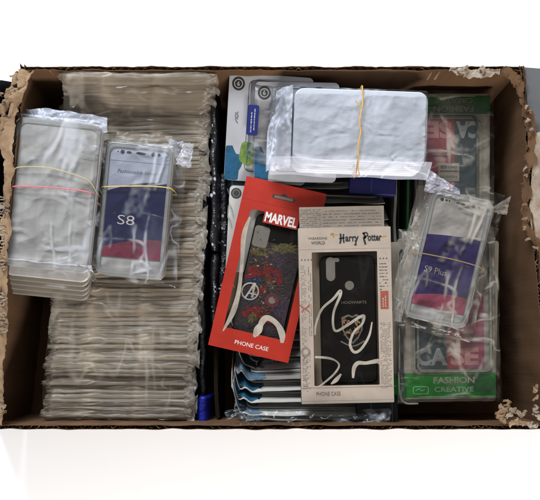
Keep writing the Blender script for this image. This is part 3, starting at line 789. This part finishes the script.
m = MB(); c = lx(281, 220); m.prism(rrect(c[0] - 18, c[0] + 18, c[1] - 6.5, c[1] + 6.5, .5), T + .05, T + .4, 'red_d')
m.text('MARVEL', c[0], c[1], 33, 10.2, T + .42, 'white_p', bold=.035)
m.build('lettering', f.e); m = MB(); c = lx(251.5, 346); m.text('PHONE CASE', c[0], c[1] + .5, 35, 4.2, T + .1, 'white_p', bold=.004)
m.build('lettering', f.e)
m = MB(); m.prism(rrect(x0 - 6, x1 + 5, y0 - 5, y1 + 5, 3), .9, 2.0, 'cream'); m.build('inner_tray', f.e)
m = MB()
cx0, cx1, cy0, cy1 = x0 + 7, x1 - 2, y0 - 2, y1 - 1
m.prism(rrect(cx0, cx1, cy0, cy1, 8), 2, 9, 'matte_black', 1.2); zc = 9.0
m.prism(rrect(cx0 + 1.5, cx1 - 1.5, cy0 + 1.5, cy1 - 28, 6), zc, zc + .1, 'art_a')
def patch(x, y, rx, ry, mat, sd, zz, rot_=0):
    pts = []
    for k in range(34):
        q = 2 * math.pi * k / 34; r_ = 1 + .8 * nz(math.cos(q) * 3, math.sin(q) * 3, sd) + .5 * nz(math.cos(q) * 8, math.sin(q) * 8, sd)
        a, b = rx * math.cos(q) * r_, ry * math.sin(q) * r_
        xx, yy = x + a * math.cos(rot_) - b * math.sin(rot_), y + a * math.sin(rot_) + b * math.cos(rot_)
        pts.append((min(cx1 - 1.6, max(cx0 + 1.6, xx)), min(cy1 - 2, max(cy0 + 2, yy))))
    m.add([(x_, y_, zz) for x_, y_ in pts], [tuple(range(len(pts)))], mat)
rnd = random.Random(5)
for i, (px, py, rx, ry, mt) in enumerate([(259, 251, 15, 4, 'art_b'), (285, 248, 14, 5, 'art_b'), (274, 262, 13, 8, 'art_d'), (263, 272, 15, 7, 'art_c'), (276, 278, 9, 7, 'art_c'),
        (256, 280, 8, 5, 'art_e'), (288, 270, 8, 11, 'art_a'), (250, 296, 7, 5, 'art_e'), (263, 290, 7, 4, 'art_c'), (283, 310, 11, 14, 'art_d'), (254, 311, 12, 6, 'art_c'), (262, 318, 10, 6, 'art_c'),
        (252, 318, 4, 6, 'art_b'), (270, 284, 4, 3, 'art_b'), (243, 328, 10, 6, 'art_a'), (266, 330, 12, 5, 'art_a')]):
    q = lx(px, py); patch(q[0], q[1], rx, ry, mt, i * 3.1, zc + .15 + i * .02, rnd.uniform(-.5, .5))
for i in range(300):
    q = lx(rnd.gauss(264, 11), rnd.gauss(285, 22))
    patch(q[0], q[1], rnd.uniform(.4, 1.7), rnd.uniform(.3, 1.0), rnd.choice(('art_b', 'art_c', 'art_e', 'art_d', 'bronze', 'art_a', 'art_a', 'art_b')), i * 1.7, zc + .5 + i * .0015, rnd.uniform(-1, 1))
q = lx(272, 300); m.prism(disc(q[0], q[1], 8, 24), zc, zc + .75, 'art_d'); m.prism(disc(q[0], q[1], 6.2, 24), zc, zc + .8, 'art_c'); m.prism(disc(q[0], q[1], 3.6, 20), zc, zc + .85, 'lens')
m.build('phone_case', f.e)
m = MB(); q = lx(261, 236); m.prism(rrect(q[0] - 8, q[0] + 8, q[1] - 11, q[1] + 11, 3.5), 8.6, 9.5, 'lens', .3); m.build('camera_opening', f.e)
m = MB(); q = lx(250, 291)
m.ring(disc(q[0], q[1], 9.2, 30), disc(q[0], q[1], 7.8, 30), 9.9, 10.1, 'shine')
m.stroke([(q[0] - 3.8, q[1] - 8.2, 1), (q[0] - .5, q[1], 1), (q[0] + 3.0, q[1] + 9.5, 1.3)], 1.9, 10.2, 'shine'); m.stroke([(q[0] + 3.0, q[1] + 9.5, 1.2), (q[0] + 3.2, q[1], 1), (q[0] + 3.4, q[1] - 6, 1)], 2.2, 10.25, 'shine'); m.stroke([(q[0] - 2, q[1] - 2, 1), (q[0] + 8, q[1] - 2, 1)], 1.5, 10.3, 'shine')
m.build('emblem', f.e)
m = MB(); m.grid(12, 20, lambda u, v: (x0 - 3 + (x1 - x0 + 6) * u, y0 - 3 + (y1 - y0 + 6) * v, T - .75 + .25 * nz(u * 4, v * 5)), 'window', True); m.build('window', f.e)
m = MB()  # pale strokes painted on as glare over the red box window
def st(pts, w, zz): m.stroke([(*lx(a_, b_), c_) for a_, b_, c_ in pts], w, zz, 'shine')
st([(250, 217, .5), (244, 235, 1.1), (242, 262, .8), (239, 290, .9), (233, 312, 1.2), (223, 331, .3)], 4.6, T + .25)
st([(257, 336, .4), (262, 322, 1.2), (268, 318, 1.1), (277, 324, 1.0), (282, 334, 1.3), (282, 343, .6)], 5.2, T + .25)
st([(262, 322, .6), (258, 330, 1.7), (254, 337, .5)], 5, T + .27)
m.build('painted_glare', f.e)

# ------------------------------------------------------------------ cream newsprint window box
f = Fr('phone_case_box', 344.5, 316, -11, 1.2, 'cream newsprint window box holding a matte black phone case with a bronze crest', 'box')
T = 14; W, H = 46, 87.5
lx = lambda x, y: f.l(x, y, T)
x0, y0 = lx(314.5, 386); x1, y1 = lx(377, 251)
m = MB(); m.ring(rrect(-W, W, -H, H, .8), rrect(x0, x1, y0, y1, .8), T - .7, T, 'paper'); m.box(-W, W, -H, H, 0, .8, 'paper_s')
for a_ in ((-W, -W + .8, -H, H), (W - .8, W, -H, H), (-W + .8, W - .8, -H, -H + .8), (-W + .8, W - .8, H - .8, H)): m.box(*a_, .8, T - .9, 'paper_s')
zz = T + .08
m.dashes(-W + 1.5, -W + 7, y0 - 6, y1 - 12, 1.6, 1.1, zz, 'ink_l', False, .75, .5, 2)
m.dashes(-W + 8.5, x0 - 1.2, y0 + 50, y1 - 14, 1.9, 1.4, zz, 'ink_l', True, .8, .6, 3)
m.dashes(x1 + 1.5, W - 1.5, y0 - 4, y0 + 62, 1.5, 1.2, zz, 'ink_l', False, .8, .5, 4)
m.dashes(x1 + 2, W - 3, y1 - 40, y1 - 12, 3.2, 1.3, zz, 'ink', False, .8, .35, 5)
m.dashes(-W + 2, x0 - 3, y0 - 4, y0 + 34, 1.5, 1.2, zz, 'ink_l', False, .6, .45, 8)
for xx in (-W + 3, -W + 6.2, -W + 9.4, -W + 12.6, x1 + 3, x1 + 6.2, x1 + 9.4): m.prism(disc(xx, y1 - 7.5, .8, 8), T, zz + .02, 'ink')
m.dashes(-W + 9, x0 - 5, y0 + 74, y1 - 26, 4.6, 2.2, zz + .02, 'ink', True, .9, .4, 9)
m.prism(disc(x0 - 8, y0 + 34, 4.8, 20), T, zz + .03, 'ink_l')
m.prism(disc(x0 - 8, y0 + 34, 2.6, 20), T, zz + .04, 'paper')
q = (x0 - 8, y0 + 77); m.stroke([(q[0] - 5, q[1] + 4), (q[0], q[1]), (q[0] + 5, q[1] + 4)], 1.1, zz + .05, 'red_ink'); m.stroke([(q[0] - 3, q[1] - 4), (q[0], q[1]), (q[0] + 4, q[1] - 3)], 1.1, zz + .06, 'red_ink')
m.box(-W + .5, W - .5, y1 + 2.6, y1 + 2.8, T, zz, 'ink_l'); m.box(-W + .5, W - .5, -H + 15.6, -H + 15.9, T, zz, 'ink'); m.box(-W + .5, W - .5, -H + 2.6, -H + 2.8, T, zz, 'ink_l')
q = lx(384.5, 300); m.prism(rrect(q[0] - 4, q[0] + 4, q[1] - 9, q[1] + 9, .3), T, zz + .05, 'red_ink'); m.dashes(q[0] - 2.6, q[0] + 2.6, q[1] - 7, q[1] + 7, 2.4, 1.4, zz + .1, 'paper', True, .8, .5, 3)
m.build('carton', f.e)
m = MB()
m.prism(rrect(-44, 41.5, H - .6, H + 23, .4), 3.2, 4.2, 'paper')
m.dashes(-43, -22, H + 2, H + 21, 1.9, .9, 4.3, 'ink_l', False, .75, .5, 12); m.dashes(-20, 40, H + 2, H + 21, 3.0, 1.1, 4.3, 'ink', False, .75, .22, 13)
m.build('back_panel', f.e)
m = MB()
def L(px, py): return lx(px, py)
q = L(317.5, 238.5); m.text('WIZARDING', q[0], q[1], 19, 2.2, zz, 'ink', bold=.01); q = L(318, 243); m.text('WORLD', q[0], q[1], 14, 3.2, zz, 'ink', bold=.02)
q = L(363, 238.2)
cxx, cyy = q
# spiky title letters
def sk(pts, w=1.3): m.stroke([(cxx + a_, cyy + b_) for a_, b_ in pts], w * 1.15, zz + .05, 'line')
m.text('arry', cxx - 11.0, cyy - 1.6, 13.5, 7.4, zz, 'line', bold=.03); m.text('otter', cxx + 11.6, cyy + .3, 14, 6.6, zz, 'line', bold=.03)
for pts, w in (([(-22.5, 5), (-22.0, 0), (-23, -5)], 1.6), ([(-19.3, 4.6), (-19.6, 0), (-19.0, -4.4)], 1.4), ([(-24, 0), (-18.2, .8)], 1.0),
               ([(.6, 5.4), (2.2, .6), (.8, .2), (2.4, -6.4)], 1.7), ([(-.6, 4.6), (3.4, 5.4), (4.6, 2.8), (1.6, .9)], 1.2), ([(-8, -1.5), (-7, -6.5), (-9, -6)], 1.0)): sk(pts, w)
q = L(333, 236); m.stroke([(q[0] - 2.6, q[1] + 1), (q[0], q[1] + 2.2), (q[0] + .6, q[1] - 1.6)], 1.9, zz, 'gold'); m.stroke([(q[0] + 2, q[1] + 1.6), (q[0] + 4.4, q[1] + .6)], 1.2, zz, 'gold')
q = L(384, 237); m.stroke([(q[0] - 2, q[1]), (q[0] + 2.4, q[1] + 1)], 1.0, zz, 'gold')
m.build('lettering', f.e); m = MB(); q = L(328.5, 394.3); m.text('PHONE CASE', q[0], q[1] + .5, 24, 3.9, zz, 'ink', bold=.0)
m.build('lettering', f.e)
m = MB(); m.prism(rrect(x0 - 5, x1 + 4, y0 - 5, y1 + 5, 2), .9, 2.2, 'cream'); m.build('inner_tray', f.e)
m = MB(); a_ = (x0 + 8, x1 - 1, y0 + 1.5, y1 - 3)
m.prism(rrect(*a_, 7), 2.2, 9.4, 'matte_black', 1.3); zc = 9.4
q = L(354.5, 302); m.text('HOGWARTS', q[0], q[1], 25, 2.7, zc, 'bronze_l', bold=.0)
m.build('phone_case', f.e)
m = MB(); q = L(331, 268.5); m.prism(rrect(q[0] - 4.6, q[0] + 4.6, q[1] - 12, q[1] + 12, 4.5), 9.0, 9.7, 'lens', .2)
m.prism(rrect(q[0] + 2, q[0] + 9, q[1] + 7, q[1] + 11, 2), 9.0, 9.6, 'lens'); m.build('camera_opening', f.e)
m = MB(); q = L(350, 285); m.prism(disc(*q, 4.6, 20), 9.0, 9.7, 'lens', .2); m.build('sensor_opening', f.e)
m = MB(); q = L(353, 327)
sh = [(-11, 10), (-4, 13), (0, 11), (4, 13), (11, 10), (10, -3), (6, -11), (0, -17), (-6, -11), (-10, -3)]
m.ring([(q[0] + a, q[1] + b) for a, b in sh], [(q[0] + a * .86, q[1] + b * .86 - .2) for a, b in sh], 9.45, 9.6, 'bronze_l')
rnd = random.Random(8)
for sx, sy in ((-5.2, 5), (5.2, 5), (-4.3, -4.5), (4.3, -4.5)):                       # four small beasts reduced to brush marks
    for k in range(7):
        a, b = rnd.uniform(-3.2, 3.2), rnd.uniform(-3.6, 3.6)
        m.stroke([(q[0] + sx + a, q[1] + sy + b, .5), (q[0] + sx + a + rnd.uniform(-2, 2), q[1] + sy + b + rnd.uniform(-2, 2), 1.2), (q[0] + sx + rnd.uniform(-3, 3), q[1] + sy + rnd.uniform(-3, 3), .4)], .85, 9.62 + .01 * k, 'bronze' if sx * sy < 0 else 'gold' if k % 3 == 0 else 'bronze_l')
m.stroke([(q[0] - 12, q[1] - 14), (q[0], q[1] - 19), (q[0] + 12, q[1] - 14)], 1.3, 9.7, 'bronze_l')
m.build('crest', f.e)
m = MB(); m.grid(12, 20, lambda u, v: (x0 - 3 + (x1 - x0 + 6) * u, y0 - 3 + (y1 - y0 + 6) * v, T - .75 + .3 * nz(u * 4, v * 5)), 'window', True); m.build('window', f.e)
m = MB()  # light reflections on this window, drawn as flat pale squiggles
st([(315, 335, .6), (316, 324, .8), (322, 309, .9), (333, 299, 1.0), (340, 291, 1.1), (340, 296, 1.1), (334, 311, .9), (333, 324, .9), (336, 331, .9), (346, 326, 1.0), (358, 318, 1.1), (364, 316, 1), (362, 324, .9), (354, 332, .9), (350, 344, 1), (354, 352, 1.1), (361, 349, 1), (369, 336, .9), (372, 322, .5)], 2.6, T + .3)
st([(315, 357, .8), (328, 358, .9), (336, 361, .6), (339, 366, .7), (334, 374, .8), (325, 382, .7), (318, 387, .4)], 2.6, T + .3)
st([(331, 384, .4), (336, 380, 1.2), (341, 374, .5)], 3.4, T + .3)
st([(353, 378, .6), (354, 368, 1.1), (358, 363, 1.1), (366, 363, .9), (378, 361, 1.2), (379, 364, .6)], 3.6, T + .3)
m.build('painted_glare', f.e)

# ------------------------------------------------------------------ packs standing on edge in the right-hand column
G2 = 'packs standing on edge in the right column'
def make_edge(seed):
    e = bpy.data.objects.new('case_pack', None); scene.collection.objects.link(e)
    L_, H_ = 160, 74; m = MB()
    m.grid(5, 44, lambda u, v: (-1.6 + 1.6 * nz(v * 4, u, seed), (v - .5) * L_, H_ * (1 - u) + 2 * nz(v * 3, seed) * (1 - u)), ('packedge', 'olive', 'packedge', 'green_d')[seed % 4], True, 2.6); m.build('backing_card', e)
    m = MB(); m.grid(8, 44, lambda u, v: (3.4 * math.sin((u - .5) * 3.1) + .9 * nz(v * 6, u * 3, seed), (v - .5) * L_ * .97, H_ + 1.5 - 22 * abs(u - .5) ** 1.3 * 2 + 1.3 * nz(v * 10, u * 2, seed)), 'film', True); m.build('bag', e)
    return e
ep = [make_edge(s_) for s_ in range(4)]; first = True; cnt = 0; usede = set()
for row, pyc in enumerate((205, 322)):
    for k in range(10):
        j = (k * 3 + row) % 4
        if j in usede: o = copy_thing(ep[j])
        else: o = ep[j]; usede.add(j)
        p = Pw(400 + k * 9.2 + (0 if row == 0 else 1), pyc, -30)
        o.location = (p.x * S, p.y * S, -.101); o.rotation_euler = (0, R(random.uniform(-2, 2)), R(random.uniform(-1.2, 1.2)))
        tag(o, (('first', 'second', 'third', 'fourth')[k] + ' upright pale pack edge right of the newsprint box, counting from the left') if row == 0 and k < 4 else 'narrow pale pack standing on edge, buried beneath the green packs', 'case pack', G2)

def greenpack(px, py, z, rot, label, bright, W=102, H=172, layers=2):
    f = Fr('green_case_pack', px, py, z, rot, label, 'case pack')
    g = 'green' if bright else 'green_d'
    bt = 27 if bright else 21; oy = 0 if bright else -3.5
    m = MB(); m.prism(rrect(-W / 2, W / 2, -H / 2, H / 2, 2.5), 0, 1.2, 'beige', .3)
    m.box(-W / 2 + .2, W / 2 - .2, -H / 2 + 2.2, -H / 2 + bt, 1.2, 1.4, g)
    m.box(-W / 2 + 16, W / 2 - .5, -H / 2 + 2.4, -H / 2 + 3.2, 1.4, 1.6, 'green_l')
    m.prism(rrect(18, W / 2 - 1, -H / 2 + 7, -H / 2 + bt - 3, 6), 1.4, 1.5, 'green_d')
    m.text('FASHION', 4 + (0 if bright else -3), -H / 2 + 19.5 + oy, 42, 6.6, 1.5, 'beige' if bright else 'ink_l', bold=.03)
    m.text('CREATIVE', 4 + (0 if bright else -3), -H / 2 + 10.2 + oy * .8, 40, 5.2, 1.5, 'green_l' if bright else 'ink_l', bold=.015)
    if bright: m.ring(rrect(-W / 2 + 9, -W / 2 + 25, -H / 2 + 5.5, -H / 2 + 13.5, 2), rrect(-W / 2 + 9.7, -W / 2 + 24.3, -H / 2 + 6.2, -H / 2 + 12.8, 1.6), 1.4, 1.6, 'green_l')
    if bright: m.stroke([(-W / 2 + 12, -H / 2 + 9), (-W / 2 + 15, -H / 2 + 11), (-W / 2 + 18, -H / 2 + 9), (-W / 2 + 21, -H / 2 + 10.5)], .8, 1.65, 'green_l')
    m.build('backing_card', f.e)
    m = MB(); xa, xm, xb = (-W / 2 + 12, -W / 2 + 44, W / 2 - 12) if bright else (-W / 2 + 15, -W / 2 + 37, W / 2 - 6); ya, yb = -H / 2 + bt + 4, -H / 2 + 104
    m.box(xa, xm, ya, yb, 1.2, 1.45, 'tealgrey'); m.box(xm, xm + 20, ya, yb, 1.2, 1.45, 'dullred'); m.box(xm + 20, xb, ya, yb, 1.2, 1.45, 'dullpink')
    m.text('CA', xa + (16.5 if bright else 8), ya + 12.5, 32 if bright else 25, 18, 1.5, 'caseletter', bold=.05); m.text('SE', xa + (50 if bright else 38), ya + 12.5, 29 if bright else 26, 18, 1.5, 'caseletter_r', bold=.05)
    if not bright:
        m.dashes(xa + 8, xb - 8, ya + 36, ya + 40, 4, 1.6, 1.55, 'caseletter', False, .9, .4, 3)
        m.box(xa + 17, xa + 39, ya + 47, ya + 66, 1.45, 1.6, 'beige'); m.box(xa + 19, xa + 37, ya + 55, ya + 55.7, 1.6, 1.75, 'ink')
        m.text('FASHION', xa + 28, ya + 61, 17, 2.6, 1.62, 'ink'); m.text('ONLY FOR', xa + 28, ya + 51, 17, 3.4, 1.62, 'ink', bold=.02)
    m.build('printed_panel', f.e)
    m = MB(); o_ = rrect(-W / 2 + 13, W / 2 - 5, -H / 2 + bt + .6, H / 2 - 8, 7); i_ = rrect(-W / 2 + 15, W / 2 - 7, -H / 2 + bt + 2.5, H / 2 - 10, 6)
    m.ring(o_, i_, 1.2, 4.6, 'packedge' if bright else 'olive')
    m.ring(rrect(-W / 2 + 8, W / 2 - 2, -H / 2 + 25.8, H / 2 - 5, 7), rrect(-W / 2 + 9, W / 2 - 3, -H / 2 + 26.6, H / 2 - 6, 6.5), 1.2, 2.2, 'beige'); m.build('tray_rim', f.e)
    return f, W, H
f, W, H = greenpack(449, 315, -14, .6, 'green banded card pack, right way up, under the tilted dummy phone case', True, 94)
def crg(m):
    def g(u, v):
        return (-W / 2 - 7 + 8 * u + 2 * nz(v * 3, 1), -H / 2 - 4 + 90 * v, 1 + 5 * math.sin(u * 3.1) + 1.6 * nz(u * 3, v * 9, 4))
    m.grid(10, 50, g, 'film', True)
    m.tube(smooth_path([(-W / 2 - 4, -H / 2 + 78, 2), (-W / 2 - 5, -H / 2 + 40, 3), (-W / 2 - 5, -H / 2 + 8, 3), (-W / 2 + 0, -H / 2 - 3, 3), (-W / 2 + 14, -H / 2 - 4, 2)]), 1.1, 'packedge', 6)
bag_over(f, 'film_t', -W / 2 - 4, W / 2 + 4, -H / 2 - 3, H / 2 + 2, W / 2 - 4, H / 2 - 6, 5, 33, corner=crg, amp=.8)
f2 = Fr('green_case_pack', 441, 319, -18.5, 1.0, 'second green edged pack showing its stepped left edge under the upright green pack', 'case pack')
m = MB(); m.prism(rrect(-53, 50, -85, 80, 3), -1.6, 0, 'beige', .3); m.box(-52, 49, -83, -58, 0, .15, 'green'); m.build('backing_card', f2.e)
m = MB(); m.ring(rrect(-44, 44, -56, 74, 6), rrect(-42.5, 42.5, -54.5, 72.5, 5), 0, 2.2, 'packedge'); m.build('tray_rim', f2.e)
f3 = Fr('green_case_pack', 447, 317, -21.5, -1.2, 'lowest of the three green packs in the lower right, its right edge showing', 'case pack')
m = MB(); m.prism(rrect(-53, 52, -86, 80, 3), -1.4, 0, 'beige', .3); m.box(-52, 51, -84, -60, 0, .15, 'green_d'); m.ring(rrect(-46, 46, -57, 74, 6), rrect(-44.5, 44.5, -55.5, 72.5, 5), 0, 2.0, 'packedge'); m.build('backing_card', f3.e)
f, W, H = greenpack(454, 177, -24, 180, 'dark green banded card pack lying upside down in the top right corner', False, 74)
bag_over(f, 'film_t', -W / 2 - 4, W / 2 + 4, -H / 2 - 3, H / 2 + 2, W / 2 - 4, H / 2 - 6, 5, 43, amp=.8)
f = Fr('bagged_pack', 372, 414, -22, 1, 'dark boxed pack half hidden below the newsprint box', 'bagged pack')
m = MB(); m.prism(rrect(-17, 26, -13, 20, 3), 0, 6, 'black', .8); m.ring(rrect(-2, 20, -10, 16, 3), rrect(-1.4, 19.4, -9.4, 15.4, 2.6), 6, 6.2, 'grey_ink'); m.build('carton', f.e)
f = Fr('clear_bag', 308, 420, -9, .5, 'glossy crumpled clear bag lying along the bottom end of the blister row', 'bag')
m = MB(); m.grid(120, 18, lambda u, v: ((u - .5) * (165 + 12 * nz(v * 3, 8)), (v - .5) * (22 + 8 * nz(u * 7, 3)) + 2 * nz(u * 5, 1), 6 * math.sin(v * 3.1) + 2.6 * nz(u * 16, v * 4, 4) + 1.6 * nz(u * 40, v * 8, 9)), 'film', True); m.build('film', f.e)

# ------------------------------------------------------------------ tilted dummy phone in its bag, right
f = Fr('case_bundle', 445.5, 261, -11, -13.2, 'tilted bagged dummy phone case with navy and pink card on the green packs', 'bundle of cases')
top = dummy(f, 63, 130, 3, 3.6, 'navy2', 'pink', 'greyw2', None, lambda u: 20 + 5 * math.sin(u * 1.7), lambda u: -42 + 8 * math.sin(u * 1.9), -51,
      [('S9 Plus', -10, -14, 23, 6.2, 'greyw2', 0, .004)],
      (57, [(-20, 1.8, 1.8), (-15.5, 1.3, 1.0), (-12.5, .9, .9), (-1, 4.6, 1.2), (12, 1.9, 1.9), (18, 1.3, 1.3)]), 0)
def crn4(m):
    def g(u, v):
        x = -40 + 36 * u; y = 60 + 24 * v * (1 - .55 * u)
        return (x, y + 1 * nz(u * 5, 9), 14 + 3 * nz(u * 4, v * 4, 5) + 2 * nz(u * 10, v * 9, 6) - 5 * v)
    m.grid(26, 20, g, 'film_w', False)
    def g5(u, v):
        x = 26 + 20 * u; y = 56 + 20 * v * u
        return (x, y, 12 + 4 * nz(u * 4, v * 4, 25) + 2 * nz(u * 9, v * 9, 6))
    m.grid(18, 14, g5, 'frill', False)
    def g6(u, v):
        x = -32 - 13 * u; y = -72 + 140 * v
        return (x + 1.5 * nz(v * 4, 4), y, 12 - 12 * u ** 1.2 + 2.2 * nz(u * 5, v * 5, 55))
    m.grid(14, 60, g6, 'frill', True)
    def g7(u, v):
        x = 30 + 15 * u; y = -74 + 132 * v
        return (x + 1.5 * nz(v * 4, 6), y, 12 - 12 * u ** 1.2 + 2.2 * nz(u * 5, v * 5, 65))
    m.grid(14, 60, g7, 'film_t', True)
bag_over(f, 'film_t', -43, 43, -76, 78, 30, 65, top, 52, corner=crn4, amp=1.2)
band('thin brown rubber band round the tilted dummy phone case', f,
     [(-38, -2, 6), (-34, -2, 14), (-26, -1, 16.8), (5, 0, 17), (28, -1, 16.5), (33, -2, 14), (37, -3, 6)], .5, 'brownband')
